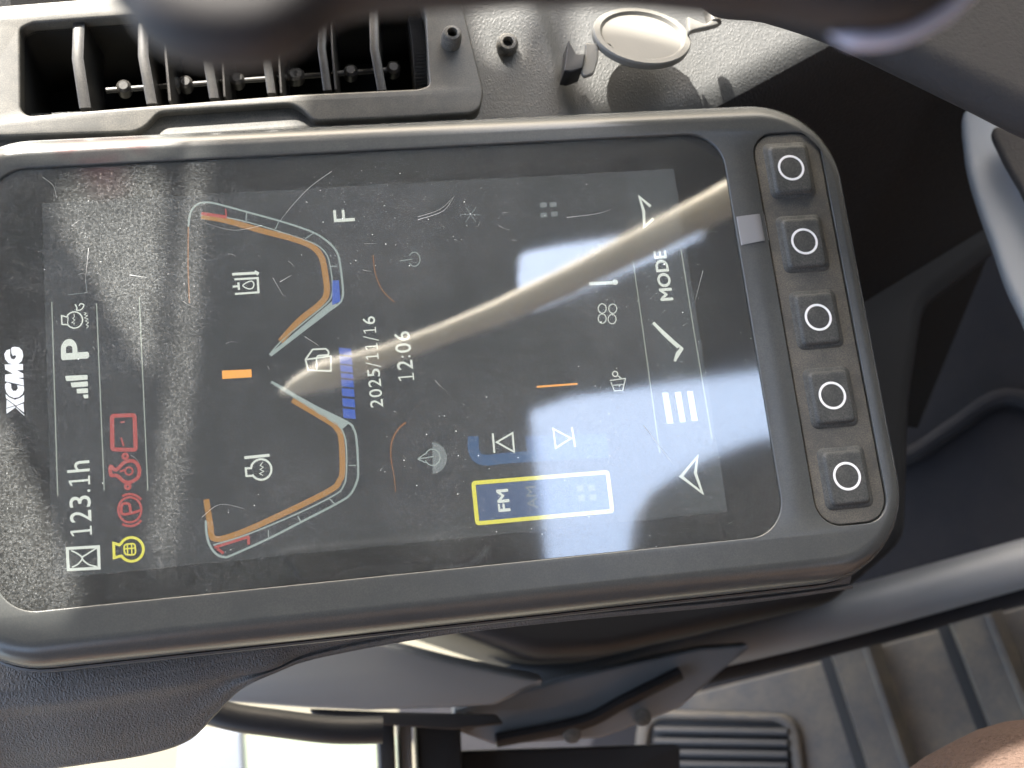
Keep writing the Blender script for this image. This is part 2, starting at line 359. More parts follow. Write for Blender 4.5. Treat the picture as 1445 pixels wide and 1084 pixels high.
# brand lettering above the picture area
Z5 = lambda p: cr(0, 470, 8.34, p)
zb = -.70
gl_ = [[(120, 190), (75, 205), (50, 250), (62, 310), (100, 355), (160, 372), (215, 365), (255, 330), (273, 270), (262, 210), (225, 170), (175, 163), (145, 168), (132, 180), (135, 240), (150, 270), (175, 262), (190, 270), (180, 300), (155, 312), (130, 298), (118, 265)],
       [(55, 370), (270, 365), (270, 435), (200, 438), (272, 478), (275, 525), (205, 530), (275, 545), (280, 618), (60, 568), (62, 490), (150, 478), (62, 430)],
       [(60, 600), (85, 582), (130, 600), (133, 650), (155, 682), (190, 680), (212, 650), (200, 615), (280, 625), (283, 670), (265, 720), (220, 755), (165, 765), (110, 742), (75, 700), (60, 650)],
       [(65, 718), (110, 758), (175, 786), (240, 762), (283, 728), (283, 812), (187, 853), (72, 770)], [(78, 785), (170, 853), (75, 882)], [(75, 892), (170, 862), (187, 872), (80, 948)], [(195, 857), (275, 830), (283, 935), (200, 872)], [(186, 882), (196, 880), (292, 968), (282, 970)]]
icon('brand_lettering', [], M['print'], [Z5(p) for p in gl_], parent=disp, z=.28)
# left status columns
K4 = lambda p: cr(60, 400, 6.78, p)
K5 = lambda p: cr(80, 560, 4.17, p)
icon('divider_line', [([(73, 426), (81.4, 700)], 1.2)], M['e_line']); icon('divider_line', [([(136.2, 428), (147, 692)], 1.2)], M['e_line']); icon('divider_line', [([(196.5, 420), (208.6, 692)], 1.2)], M['e_line'])
icon('corner_line', [([(121, 395), (122.5, 413), (96, 416)], 1)], M['e_faint'])
digits('hours_text', '123.1h', (130, 759), (96, 650), M['e_white'])
text('mode_letter', 'P', (124.6, 504), (86.7, 481), M['e_white'], .03)
icon('signal_bars', [], M['e_white'], [K4(roundp(p, 8)) for p in ([(215, 886), (430, 875), (432, 920), (228, 936)], [(268, 950), (432, 937), (435, 985), (280, 996)], [(325, 1010), (433, 1002), (436, 1048), (330, 1053)], [(388, 1066), (437, 1062), (438, 1098), (398, 1102)])])
icon('engine_icon', [(K4(circ(305, 350, 78, 28, -150, 150)), 1.6), (K4([(238, 312), (232, 322), (182, 308), (186, 392), (236, 395), (240, 400)]), 1.6), (K4([(245, 318), (240, 385)]), 1)
     , (K4([(300, 290), (305, 320), (288, 335), (310, 350), (280, 375), (305, 380), (300, 395)]), .8), (K4(smoothp([(312, 200), (330, 235), (325, 255), (360, 255), (385, 235), (395, 205), (365, 195), (350, 215)])), 1.4)
     , (K4([(395, 280), (420, 285), (400, 300), (430, 310), (400, 330), (435, 340), (412, 360), (440, 375), (418, 395), (440, 410), (420, 430)]), .8)], M['e_white'])
icon('hourglass_icon', [(K5([(62, 893), (246, 882), (250, 1008), (68, 1018)]), 3.2, True), (K5(smoothp([(85, 905), (125, 925), (150, 950), (125, 985), (90, 1003)])), 1.6), (K5(smoothp([(235, 890), (180, 925), (150, 950), (185, 985), (238, 1000)])), 1.6)], M['e_white'])
icon('battery_warning_icon', [(K5(roundp([(325, 112), (458, 108), (465, 312), (328, 310)], 14)), 4.6, True), (K5([(375, 150), (400, 148)]), 2), (K5([(378, 240), (395, 290)]), 2)], M['e_red'])
icon('oil_warning_icon', [(K5(smoothp([(318, 410), (350, 430), (400, 385), (455, 380), (485, 420), (480, 470), (440, 500), (400, 500), (355, 465), (320, 460)], 5, True)), 4, True), (K5(circ(425, 437, 22)), 2, True), (K5([(372, 440), (405, 430)]), 2.4), (K5(circ(403, 350, 14)), 3, True), (K5(circ(418, 528, 14)), 3, True)], M['e_red'])
icon('brake_warning_icon', [(K5(circ(430, 665, 68, 32, ry=74)), 2.4, True), (K5(circ(430, 665, 88, 16, -120, -40, ry=92)), 2.6), (K5(circ(430, 665, 88, 16, 40, 120, ry=96)), 2.6), (K5(smoothp([(492, 668), (440, 685), (385, 688), (385, 635), (425, 632), (435, 680)], 5)), 3)], M['e_red'])
icon('coolant_warning_icon', [(K5(circ(440, 898, 70, 32, -148, 148)), 3, False), (K5([(384, 858), (370, 872), (335, 862), (338, 948), (372, 938), (384, 938)]), 3), (K5(roundp([(395, 870), (460, 862), (465, 930), (400, 930)], 20)), 1.8, True), (K5([(415, 862), (418, 932)]), 1.4), (K5([(440, 862), (443, 932)]), 1.4), (K5([(400, 895), (462, 890)]), 1.6)], M['e_yellow'])
# gauges
A = lambda p: cr(260, 260, 4.169, p)
B = lambda p: cr(260, 520, 3.871, p)
up_out = smoothp(A([(24, 250), (38, 165), (78, 118), (130, 107), (200, 118), (400, 172), (580, 222), (750, 280), (840, 335), (895, 395), (915, 460), (932, 600), (930, 670), (895, 715), (760, 805), (600, 925), (508, 1010)]))
up_in = smoothp(A([(95, 180), (260, 198), (450, 245), (700, 325), (790, 365), (838, 415), (858, 480), (872, 580), (868, 650), (838, 700), (700, 815), (580, 915), (500, 1003)]))
up_or = smoothp(A([(100, 188), (250, 215), (450, 272), (640, 322), (750, 366), (805, 425), (828, 520), (838, 640), (795, 708), (680, 800), (565, 925)]))
lo_out = smoothp(B([(118, 830), (122, 900), (138, 962), (170, 1010), (215, 1030), (265, 1018), (480, 920), (640, 838), (830, 740), (905, 690), (942, 620), (950, 560), (942, 400), (925, 330), (885, 290), (680, 190), (560, 118), (475, 72)]))
lo_in = smoothp(B([(158, 965), (350, 905), (620, 792), (820, 692), (868, 645), (885, 580), (885, 430), (870, 355), (835, 308), (700, 222), (478, 78)]))
lo_or = smoothp(B([(120, 715), (142, 850), (165, 930), (300, 900), (560, 784), (800, 664), (848, 612), (864, 560), (858, 390), (835, 330), (790, 290), (590, 172)]))
icon('gauge_arc', [(up_out, 2.4), (up_in, 1.6)], M['e_grey']); icon('gauge_glow', [(up_or, 7.2)], M['e_orange'])
icon('gauge_arc', [(lo_out, 2.6), (lo_in, 1.8)], M['e_grey']); icon('gauge_glow', [(lo_or, 6.6)], M['e_orange'])
icon('gauge_tip', [], M['e_grey'], [A([(868, 690), (905, 712), (515, 1012), (500, 1000)]), B([(475, 72), (495, 80), (900, 300), (865, 330)])])
for q_ in [(A([(366, 168), (364, 214)]), 1.2), (A([(555, 222), (537, 264)]), 1.2), (A([(760, 288), (712, 320)]), 1.2), (A([(862, 484), (900, 482)]), 1.2),
     (B([(898, 530), (938, 530)]), 1.4), (B([(795, 714), (824, 742)]), 1.4), (B([(620, 806), (636, 838)]), 1.4), (B([(460, 884), (460, 920)]), 1.4)]: icon('gauge_tick', [q_], M['e_grey'])
for q_ in [(A([(100, 172), (250, 194)]), 4), (A([(243, 145), (247, 190)]), 1.6), (B([(165, 978), (355, 918)]), 3), (B([(350, 918), (352, 962)]), 3), (B([(180, 985), (215, 1010)]), 3)]: icon('gauge_red_mark', [q_], M['e_red'], z=lz + .16)
icon('gauge_blue_mark', [], M['e_blue'], [A([(872, 566), (910, 566), (918, 690), (870, 712)])], z=lz + .16)
icon('gauge_left_line', [(A([(24, 250), (22, 480), (30, 700)]), 1.6)], M['e_dimorange'])
icon('level_block', [], M['e_orange_hot'], [B([(206, 12), (367, 5), (369, 48), (208, 58)])])
icon('oil_level_icon', [(A([(282, 530), (430, 522)]), 3.4), (A([(415, 510), (436, 522), (428, 536)]), 2), (A([(295, 560), (432, 552), (437, 636), (298, 646)]), 2.6), (A([(285, 603), (325, 600)]), 2.6), (A([(318, 578), (322, 622)]), 2.6),
     (A(smoothp([(345, 597), (375, 575), (400, 572), (410, 590), (400, 612), (375, 615)], 5, True)), 1.6, True)], M['e_white'])
icon('coolant_level_icon', [(B([(328, 488), (466, 474)]), 3.4), (B(circ(420, 552, 56, 30, -150, 150)), 2.4), (B([(370, 522), (365, 545), (336, 546), (340, 588), (372, 586), (376, 584)]), 2.4), (B([(430, 510), (415, 530), (432, 540), (414, 552), (434, 562), (412, 575), (430, 585)]), 1)], M['e_white'])
D = lambda p: cr(420, 460, 4.518, p)
icon('fuel_pump_icon', [(D([(50, 215), (212, 192), (212, 288), (68, 282), (50, 215), (95, 150), (180, 146), (198, 165), (195, 185), (130, 190), (120, 205), (122, 280)]), 2)], M['e_white'])
for k, (y0, y1) in enumerate(((138, 180), (192, 240), (248, 290), (300, 330), (340, 385), (396, 446), (460, 512), (526, 586))):
    xa = 262 + k * 3.6; icon('fuel_bar', [], M['e_blue'], [D([(xa, y0), (xa + 78, y0 + 8), (xa + 84, y1 + 8), (xa + 5, y1)])])
text('fuel_full_letter', 'F', (501, 312), (470, 297), M['e_white'])
digits('date_text', '2025/11/16', (541, 576), (511, 446), M['e_white'], .09)
digits('clock_text', '12:06', (585, 540), (555.5, 467), M['e_white'], .09)
E5 = lambda p: cr(480, 360, 3.01, p)
icon('dial_trace', [(E5(smoothp([(140, 0), (150, 80), (180, 150), (230, 200)])), 1.4)], M['e_dimorange']); icon('dial_trace', [(D(smoothp([(690, 615), (640, 660), (600, 740), (595, 840), (615, 960), (625, 1060)])), 2.2, False, 1)], M['e_dimorange'])
icon('power_icon', [(E5(circ(315, 18, 24, 20, -150, 150, ry=30)), 1.3), (E5([(252, 25), (305, 18)]), 1.3)], M['e_grey'])
icon('power_icon', [(D(circ(860, 838, 48, 24, -160, 160, ry=52)), 1.4), (D([(765, 850), (868, 832)]), 1.4), (D([(765, 850), (815, 812)]), 1.2), (D([(765, 850), (818, 872)]), 1.2)], M['e_grey'], label='pale power icon over a half moon')
icon('half_moon', [], M['e_faint'], [D(circ(860, 842, 92, 20, -90, 90, ry=100))], z=lz + .08)
icon('snowflake_icon', [(cr(480, 0, 3.01, [(555 + 45 * math.cos(a), 912 + 38 * math.sin(a)), (555 - 45 * math.cos(a), 912 - 38 * math.sin(a))]), 1.3) for a in (0.02, 1.05, 2.1)], M['e_faint'])
Z2 = lambda p: cr(480, 0, 3.01, p)
icon('grid_icon', [], M['e_faint'], [Z2([(x, y), (x + 28, y - 2), (x + 30, y + 18), (x + 2, y + 20)]) for x, y in ((848, 862), (890, 860), (850, 905), (895, 900))])
icon('fan_icon', [(E5(circ(x, y, 17, 18, ry=20)), 1.2, True) for x, y in ((1113, 227), (1158, 228), (1113, 270), (1155, 272))], M['e_white'])
icon('thermometer_icon', [(E5([(1058, 122), (1170, 117)]), 4.2), (E5(circ(1168, 115, 7, 12)), 3, True)], M['e_white'])
text('degree_text', '°C', (850, 367), (834, 345), M['e_faint'])
icon('horn_icon', [(E5([(1145, 533), (1212, 524), (1200, 575), (1165, 577), (1150, 540)]), 1.2), (E5(circ(1168, 505, 11, 14)), 1.4, True), (E5([(1178, 512), (1195, 524)]), 1.2), (E5([(1160, 553), (1205, 550)]), 1)], M['e_white'])
icon('track_icon', [(E5([(648, 757), (655, 840)]), 2.4), (E5([(665, 795), (732, 756), (739, 836)]), 2.2, True)], M['e_white'])
icon('track_icon', [(E5([(984, 732), (998, 815)]), 2.4), (E5([(905, 738), (916, 820), (980, 778)]), 2.2, True)], M['e_white'])
icon('volume_line', [(E5([(835, 560), (1008, 547)]), 2.4)], M['e_orange_hot'])
Z6 = lambda p: cr(640, 580, 6.02, p)
icon('blue_track', [(Z6(smoothp([(168, 215), (170, 330), (210, 400), (290, 418), (430, 402), (700, 385)])), 13)], M['e_dimblue'])
icon('blue_card', [], M['e_card'], [Z6([(610, 215), (1300, 190), (1320, 400), (640, 430)])], z=lz + .05)
icon('radio_card', [], M['e_card'], [Z6([(190, 630), (1290, 540), (1330, 840), (220, 940)])], z=lz + .05)
icon('radio_card_frame', [(Z6(roundp([(168, 612), (1308, 520), (1348, 850), (202, 955)], 20)), 4.8, True)], M['e_yellow'])
text('fm_text', 'FM', (720, 720.5), (700.5, 692), M['e_white'], .03)
text('am_text', 'AM', (759, 717), (741, 687), M['e_faint'], .01)
icon('grid_icon', [], M['e_faint'], [Z6([(x, y), (x + 55, y - 5), (x + 62, y + 45), (x + 8, y + 50)]) for x, y in ((1045, 635), (1140, 630), (1055, 715), (1155, 710))])
icon('soft_key_strip', [], M['e_bar'], [[(882, 243), (949, 239), (1026, 719), (962, 724)]], z=lz + .05)
icon('divider_line', [([(893, 367), (905, 450), (931, 640)], 1.3)], M['e_line']); icon('divider_line', [([(961, 352), (978, 460), (1005, 620)], 1.3)], M['e_line'])
text('mode_text', 'MODE', (950, 423), (922, 355), M['e_white'], .03)
S7 = lambda p: cr(800, 260, 5.42, p); S8 = lambda p: cr(800, 420, 3.613, p)
icon('left_arrow_icon', [(S7([(640, 170), (555, 98), (588, 210), (592, 325), (662, 262)]), 3.8)], M['e_white'])
icon('tick_icon', [(S8([(440, 128), (545, 225), (585, 258), (562, 285), (550, 325)]), 3.4, False), (S8([(440, 128), (500, 190), (570, 252)]), 4, False, 6.5), (S8([(588, 256), (550, 325)]), 4.5, False, 2.5)], M['e_white'])
icon('menu_icon', [], M['e_white'], [S8(p) for p in ([(486, 487), (516, 485), (543, 641), (510, 643)], [(549, 482), (580, 480), (606, 634), (577, 636)], [(612, 478), (641, 477), (667, 628), (637, 630)])])
icon('back_arrow_icon', [(S8([(665, 812), (582, 912), (690, 995), (655, 895)]), 3.8, True)], M['e_white'])
text('small_mark', '51', (923.5, 661), (919.5, 654), M['e_faint'])
# scratches in the glass
sg = MB(); fg = ZF(.27)
for pts, w in (([(468, 242), (440, 262), (416, 286), (395, 312)], .7), ([(370, 318), (330, 325), (290, 315)], .5), ([(590, 310), (625, 298), (640, 278)], .8), ([(590, 306), (620, 296), (638, 280)], .5), ([(800, 307), (840, 302), (862, 296)], .7),
               ([(992, 382), (980, 428)], .8), ([(908, 600), (950, 655)], .7), ([(395, 398), (412, 388)], .9), ([(385, 392), (400, 418)], .5), ([(430, 475), (450, 488)], .6), ([(60, 250), (75, 262), (80, 280)], .5), ([(125, 350), (120, 400)], .5), ([(183, 388), (208, 392)], .9), ([(285, 730), (310, 712), (345, 718)], .5)):
    sg.stroke(pp(smoothp(pts, 5), fg), w * .2, False, fg, .02)
for k in range(34):
    x = random.uniform(40, 1040); y = random.uniform(290, 760); a = random.uniform(-1.2, 1.2); l = random.choice((3, 4, 6, 9)); c = random.uniform(-.3, .3)
    sg.stroke(pp(smoothp([(x, y), (x + l * math.cos(a), y + l * math.sin(a)), (x + 2 * l * math.cos(a + c), y + 2 * l * math.sin(a + c))], 4), fg), random.uniform(.03, .07), False, fg, .01)
M['scratch'] = mat('scratch', (.34, .35, .35), .6)
so_ = build('scratches', sg, M['scratch'], disp, kind='stuff')
# keypad
mb = MB(); slab(mb, rrect(142.8, 37.8, 167.0, 165.8, 8.2), [], ZF(-.9), .4, .1); build('keypad_seat', mb, M['groove'], disp)
mb = MB(); slab(mb, rrect(143.9, 38.9, 166.0, 164.8, 7.4), [], ZF(.35), 1.2, .5, 4); build('keypad_mat', mb, M['rubber'], disp)
btn = ring = None
for k in range(5):
    cy = 152.2 - k * 24.85; cx = 154.6
    if not btn:
        mb = MB()
        sec = [(7.7, 9.6, -.1, 2.2), (7.3, 9.2, .3, 2.1), (6.9, 8.9, .6, 2), (6.4, 8.3, .66, 1.8), (6.2, 8.1, .9, 1.7), (6.0, 7.9, 1.45, 1.6), (5.7, 7.5, 1.72, 1.5), (5.0, 6.8, 1.78, 1.3)]
        rg = []
        for i, (a, b, z, r) in enumerate(sec):
            dx = .25 * i / 7; rg.append([(cx + dx + x, cy - dx * 1.2 + y, .3 + z) for x, y in rrect(-a, -b, a, b, r, 5)])
        mb.loft(rg, cap1=True); btn = build('key', mb, M['button'], disp, ang=40)
        mb = MB(); fz = ZF(2.12); mb.stroke([(cx + .05 + 3.95 * math.cos(t * math.pi / 32), cy + .1 + 3.95 * math.sin(t * math.pi / 32)) for t in range(64)], .78, True, fz)
        rt = MB(); inner = 3.56; outer = 4.34
        rt.loft([[(cx + .05 + r * math.cos(t * math.pi / 32), cy + .1 + r * math.sin(t * math.pi / 32), z) for t in range(64)] for r, z in ((outer, 2.05), (outer - .05, 2.12), (inner + .05, 2.12), (inner, 2.05))])
        ring = build('key_ring', rt, M['ringwhite'], btn)
    else:
        b = btn.copy(); C.objects.link(b); b.parent = disp; b.location = (0, -k * 24.85 * MM, 0)
        r = ring.copy(); C.objects.link(r); r.parent = b
# strip of tape
tp = MB(); fr = ZF(0)
rows = [(-.02, .42), (.03, 1.05), (.25, 1.18), (.6, 1.2), (.78, 1.22), (.84, .95), (.9, .55), (1.0, .60)]
Pa, Pb, Pc, Pd = [at(x, y) for x, y in ((1037, 308), (1077, 303), (1084, 340), (1044, 348))]
top = []; bot = []
for t, z in rows:
    a = Pa.lerp(Pb, t); b = Pd.lerp(Pc, t); top.append([(a.lerp(b, s / 6).x, a.lerp(b, s / 6).y, z + .12) for s in range(7)]); bot.append([(a.lerp(b, s / 6).x, a.lerp(b, s / 6).y, z + .02) for s in range(7)])
tp.loft(top, closed=False); tp.loft(bot, closed=False)
build('tape_strip', tp, M['tape'], origin=tuple(at(1060, 325)), label='small grey strip of tape bridging the screen edge and the keypad', cat='tape')
# ================================================================ air vent
vz = -12
vent = thing('air_vent', tuple(at(320, 100, vz - 20)), 'dark rectangular dashboard air vent with row of upright blades above display', 'air vent')
FV = ZF(vz)
outer = roundp(pp([(-70, 25), (0, 8), (200, -8), (500, -30), (640, -30), (655, 15), (683, 130), (678, 152), (665, 160), (560, 166), (443, 171), (428, 155), (412, 146), (224, 158), (206, 178), (190, 186), (0, 192), (-70, 195)], FV), 2)
hole = roundp(pp([(28, 40), (45, 32), (180, 22), (400, 5), (590, -12), (600, 20), (604, 95), (606, 120), (592, 125), (420, 133), (200, 150), (40, 163), (29, 155)], FV), 1.5)
mb = MB(); slab(mb, outer, [hole], FV, 7, .8, 3); build('vent_frame', mb, M['vent'], vent)
FV2 = ZF(vz - 3.2)
mb = MB(); slab(mb, roundp(pp([(206, 178), (226, 154), (418, 142), (447, 168), (660, 158), (660, 185), (-70, 215), (-70, 190)], FV2), 1), [], FV2, 6, .8); build('vent_lower_lip', mb, M['vent'], vent)
mb = MB(); fr = ZF(vz - 45); slab(mb, pp([(0, 0), (640, -60), (660, 180), (0, 210)], fr), [], fr, 2, .1); build('vent_duct', mb, M['dark'], vent)
mb = MB()
hl = hole; mb.loft([[(x, y, vz - 5) for x, y in hl], [(x, y, vz - 46) for x, y in hl]]); build('vent_throat', mb, M['dark'], vent)
def blade(xt, yt, xb, yb, w, deep=22, kink=0):
    b = MB(); fb = ZF(vz - 2.5)
    a = Vector(pp([(xt, yt)], fb)[0]); c = Vector(pp([(xb, yb)], fb)[0]); m_ = a.lerp(c, .55) + Vector((-kink, 0))
    hw = w * .2 / 2 * (1.45 if w > 8 else 1)
    rg = []
    for q, dz in ((a, 0), (a.lerp(m_, .5), 1), (m_, 1.6), (c.lerp(m_, .5), 1), (c, 0)):
        z0 = vz - 2.5 + dz
        rg.append([(q.x - hw, q.y, z0 - .3), (q.x - hw * .6, q.y, z0), (q.x + hw * .6, q.y, z0), (q.x + hw, q.y, z0 - .3), (q.x + hw * 1.1 + 2.2, q.y, z0 - deep), (q.x + 1.2, q.y, z0 - deep)])
    b.loft(rg, cap0=True, cap1=True); return build('vent_blade', b, M['blade'], vent)
for x0, x1, yb, w in ((112, 120, 152, 12), (202, 214, 146, 11), (232, 240, 142, 5), (292, 302, 138, 10), (314, 317, 136, 4), (377, 383, 131, 9), (392, 397, 131, 4), (456, 462, 127, 9), (466, 474, 126, 4), (527, 539, 127, 10)): blade(x0, 6, x1, yb, w, kink=1.2 if w > 8 else .3)
mb = MB(); zr = vz - 12
mb.tube([at(150, 128, zr), at(560, 98, zr)], .9, 10); build('link_rod', mb, M['blade'], vent)
for x in (175, 246, 262, 335, 415, 420, 495, 555):
    mb = MB(); p = at(x, 124 - (x - 175) * .07, zr); mb.tube([p + Vector((0, 0, -3)), p + Vector((0, 0, 1)), p + Vector((0, 0, 1.8))], [2.3, 2.3, 1.4], 16); build('link_pin', mb, M['blade'], vent)
# ribbed thumb wheel
mb = MB(); a = at(592, 15, vz - 3); b = at(603, 118, vz - 3); n = 26; rg = []
for i in range(n * 2):
    t = i / (n * 2 - 1); p = a.lerp(b, t); lift = 5 * math.sin(math.pi * t) - (1.0 if i % 2 else 0)
    rg.append([(p.x - 3.5, p.y, p.z - 14), (p.x - 3.5, p.y, p.z - 4 + lift), (p.x + .8, p.y, p.z - 4 + lift), (p.x + .8, p.y, p.z - 14)])
mb.loft(rg, cap0=True, cap1=True); build('thumb_wheel', mb, M['blade'], vent, ang=20)
# mounting screw of the vent and screw in the leather panel
def screw(name, px, py, z, r, h, label, sock):
    p = at(px, py, z); t = thing(name, tuple(p), label, 'screw'); b = MB(); n = 24
    cc = lambda rr, zz: [(p.x + rr * math.cos(2 * math.pi * k / n), p.y + rr * math.sin(2 * math.pi * k / n), p.z + zz) for k in range(n)]
    b.loft([cc(r, 0), cc(r, h * .6), cc(r * .93, h * .82), cc(r * .75, h), cc(r * .5, h * 1.02), cc(r * .45, h * .9), cc(r * .45, h * .3)]); build('screw_head', b, M['bolt'], t)
    b = MB(); b.loft([cc(r * .45, h * .35), cc(0.01, h * .35)]); build('screw_socket', b, M['dark'], t)
screw('socket_screw', 636, 60, vz, 3.3, 6.5, 'tall black socket screw standing on the corner of the air vent frame', 1)
screw('panel_screw', 715, 66, -26, 3.7, 3.6, 'dusty domed screw sunk in the grained panel right of the vent', 1)
# ================================================================ dashboard surface (height field)
def dash_z(x, y):
    z = -26.0
    k = to2(at(760, 15, -26), ZF(0)); m = to2(at(803, 158, -26), ZF(0))
    d = (x - k[0]) - (m[0] - k[0]) * (y - k[1]) / (m[1] - k[1])       # signed distance right of the crease
    if d > 0: z -= 2.4 * min(1, d / 4) + min(d, 60) * .06
    p = Vector(pp([(715, 66)], ZF(-26))[0]); r = (Vector((x, y)) - p).length; z -= 1.2 * math.exp(-(r / 7) ** 2)
    e0 = Vector(pp([(1000, 160)], ZF(-26))[0]); e1 = Vector(pp([(1180, 62)], ZF(-26))[0]); t = (e1 - e0).normalized(); nn = Vector((t.y, -t.x))
    s = (Vector((x, y)) - e0).dot(nn)                                     # beyond the shoulder, falling away
    s += 12
    if s > 0: z -= (s * s / 28 if s < 24 else 20.6 + (s - 24) * 1.9)
    return z
mb = MB(); nx, ny = 190, 90; X0, X1, Y0_, Y1_ = -130, 330, 120, 330
vs = [(X0 + (X1 - X0) * i / nx, Y0_ + (Y1_ - Y0_) * j / ny) for j in range(ny + 1) for i in range(nx + 1)]
mb.add([(x, y, dash_z(x, y)) for x, y in vs], [(j * (nx + 1) + i, j * (nx + 1) + i + 1, (j + 1) * (nx + 1) + i + 1, (j + 1) * (nx + 1) + i) for j in range(ny) for i in range(nx)])
hx = to2(at(320, 90, -26), ZF(0)); hole_b = (to2(at(20, 30, -26), ZF(0)), to2(at(618, 168, -26), ZF(0)))
keep = []
for f in mb.f:
    c = sum((Vector(mb.v[i]) for i in f), Vector()) / 4
    if (hole_b[0][0] < c.x < hole_b[1][0] - 6 and c.y > at(300, 150, -26).y): continue
    keep.append(f)
mb.f = keep
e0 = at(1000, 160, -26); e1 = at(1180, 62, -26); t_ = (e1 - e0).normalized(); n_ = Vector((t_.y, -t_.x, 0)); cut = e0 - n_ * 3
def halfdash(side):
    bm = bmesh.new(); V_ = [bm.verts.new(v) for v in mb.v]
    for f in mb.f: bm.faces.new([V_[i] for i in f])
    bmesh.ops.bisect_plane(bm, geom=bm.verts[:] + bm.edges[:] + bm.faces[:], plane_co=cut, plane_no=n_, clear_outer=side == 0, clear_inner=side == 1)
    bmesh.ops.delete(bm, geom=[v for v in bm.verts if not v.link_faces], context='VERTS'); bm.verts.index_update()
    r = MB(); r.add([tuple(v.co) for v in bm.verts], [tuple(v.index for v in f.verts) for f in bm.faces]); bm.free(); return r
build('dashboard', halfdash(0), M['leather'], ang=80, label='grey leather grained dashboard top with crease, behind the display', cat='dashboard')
build('shaded_dashboard', halfdash(1), M['shaded_leather'], ang=80, label='dashboard leather past the shoulder, its shade painted near black, right of display', cat='shaded dashboard')
# round lid of the socket
lid = thing('power_socket', tuple(at(905, 50, -26)), 'round pale plastic power socket cover with hinge, open on the dashboard', 'power socket')
lzt = -16; FL = frame(at(905, 50, lzt), (.10, .25, 1)); c0 = on(908, 50, FL[0], FL[3])
def dring(rx, ry, z, n=48, rot=-.05):
    return [FL[0] + FL[1] * (rx * math.cos(t) * math.cos(rot) - ry * math.sin(t) * math.sin(rot) + .5) + FL[2] * (rx * math.cos(t) * math.sin(rot) + ry * math.sin(t) * math.cos(rot) + .2) + FL[3] * z for t in [2 * math.pi * k / n for k in range(n)]]
mb = MB(); mb.loft([dring(16.6, 12.4, -3.2), dring(17.1, 12.8, -2.6), dring(17.2, 12.9, -.5), dring(16.8, 12.5, .1), dring(14.9, 10.9, .1), dring(14.3, 10.3, -.5), dring(13.9, 9.9, -.9), dring(4, 3, -.8), dring(.1, .1, -.8)], cap0=True)
build('lid_disc', mb, M['lid'], lid)
for px, py in ((858, 63), (950, 28)):
    q = on(px, py, FL[0], FL[3]); mb = MB(); n = 20
    mb.loft([[q + FL[1] * r * math.cos(2 * math.pi * k / n) + FL[2] * r * .8 * math.sin(2 * math.pi * k / n) + FL[3] * z for k in range(n)] for r, z in ((1.9, -.9), (1.7, -.55), (1.4, -.55), (1.2, -.9))]); build('lid_boss', mb, M['lid'], lid)
fr = ZF(-15); mb = MB(); slab(mb, roundp(pp([(826, 60), (846, 62), (844, 86), (838, 104), (824, 108), (820, 100), (826, 84)], fr), 1), [], fr, 2, .5); build('lid_clip', mb, M['lid'], lid)
fr = ZF(-14); mb = MB(); slab(mb, roundp(pp([(802, 56), (813, 76), (826, 76), (823, 96), (806, 102), (796, 100)], fr), .5), [], fr, 10, .5); build('lid_latch', mb, M['blackplastic'], lid)
fr = ZF(-15); mb = MB(); slab(mb, roundp(pp([(970, 22), (996, 34), (1008, 24), (1016, 34), (1000, 38), (980, 42), (972, 46)], fr), 1), [], fr, 3, .6); build('lid_arm', mb, M['lid'], lid)
p = at(1007, 29, -17); mb = MB(); mb.tube([p + Vector((0, 4, -1)), p + Vector((0, -1.2, 0)), p + Vector((0, -1.6, 0))], [2.6, 2.6, 1.6], 18); build('hinge_pin', mb, M['bolt'], lid)
# ================================================================ padded hood below the display
st = [(-120, 1025, 1150), (0, 1003, 1098), (110, 992, 1080), (200, 978, 1066), (262, 968, 1046), (300, 960, 1010), (335, 952, 975), (385, 943, 950), (450, 915, 928), (620, 880, 897), (800, 862, 876), (1000, 845, 857), (1120, 833, 842), (1200, 822, 830)]
zA = -24
rows = []
fine = []
S3 = smoothp([(a, b, c) for a, b, c in st], 8)
for a, b, c in S3:
    ridge = at(a, b, -31); low = at(a + 2, c, -58 if a < 320 else -46 + 0 * a)
    w = (c - b) / 95.0; zl = -31 - 26 * max(.12, min(1, w)); low = at(a + 2, c, zl)
    r0 = Vector((ridge.x, 60, -28)); r1 = Vector((ridge.x, ridge.y + 9, -27.5)) if ridge.y < 50 else r0
    row = [r0, r1, ridge + Vector((0, 5, 2.6)), ridge + Vector((0, 2, 1.6)), ridge, ridge.lerp(low, .12) + Vector((0, 0, -1)), ridge.lerp(low, .3) + Vector((0, 0, -.5)), ridge.lerp(low, .6) + Vector((0, 0, 1)), ridge.lerp(low, .88) + Vector((0, 0, 1)), low, low + Vector((0, 3, -9)), low + Vector((0, 25, -26))]
    # subdivide
    row = smoothp(row, 4); rows.append(row)
mb = MB(); mb.loft(rows, closed=False)
build('padded_hood', mb, M['padding'], ang=80, label='dark leather grained padded hood under the lower edge of the display', cat='dashboard padding')
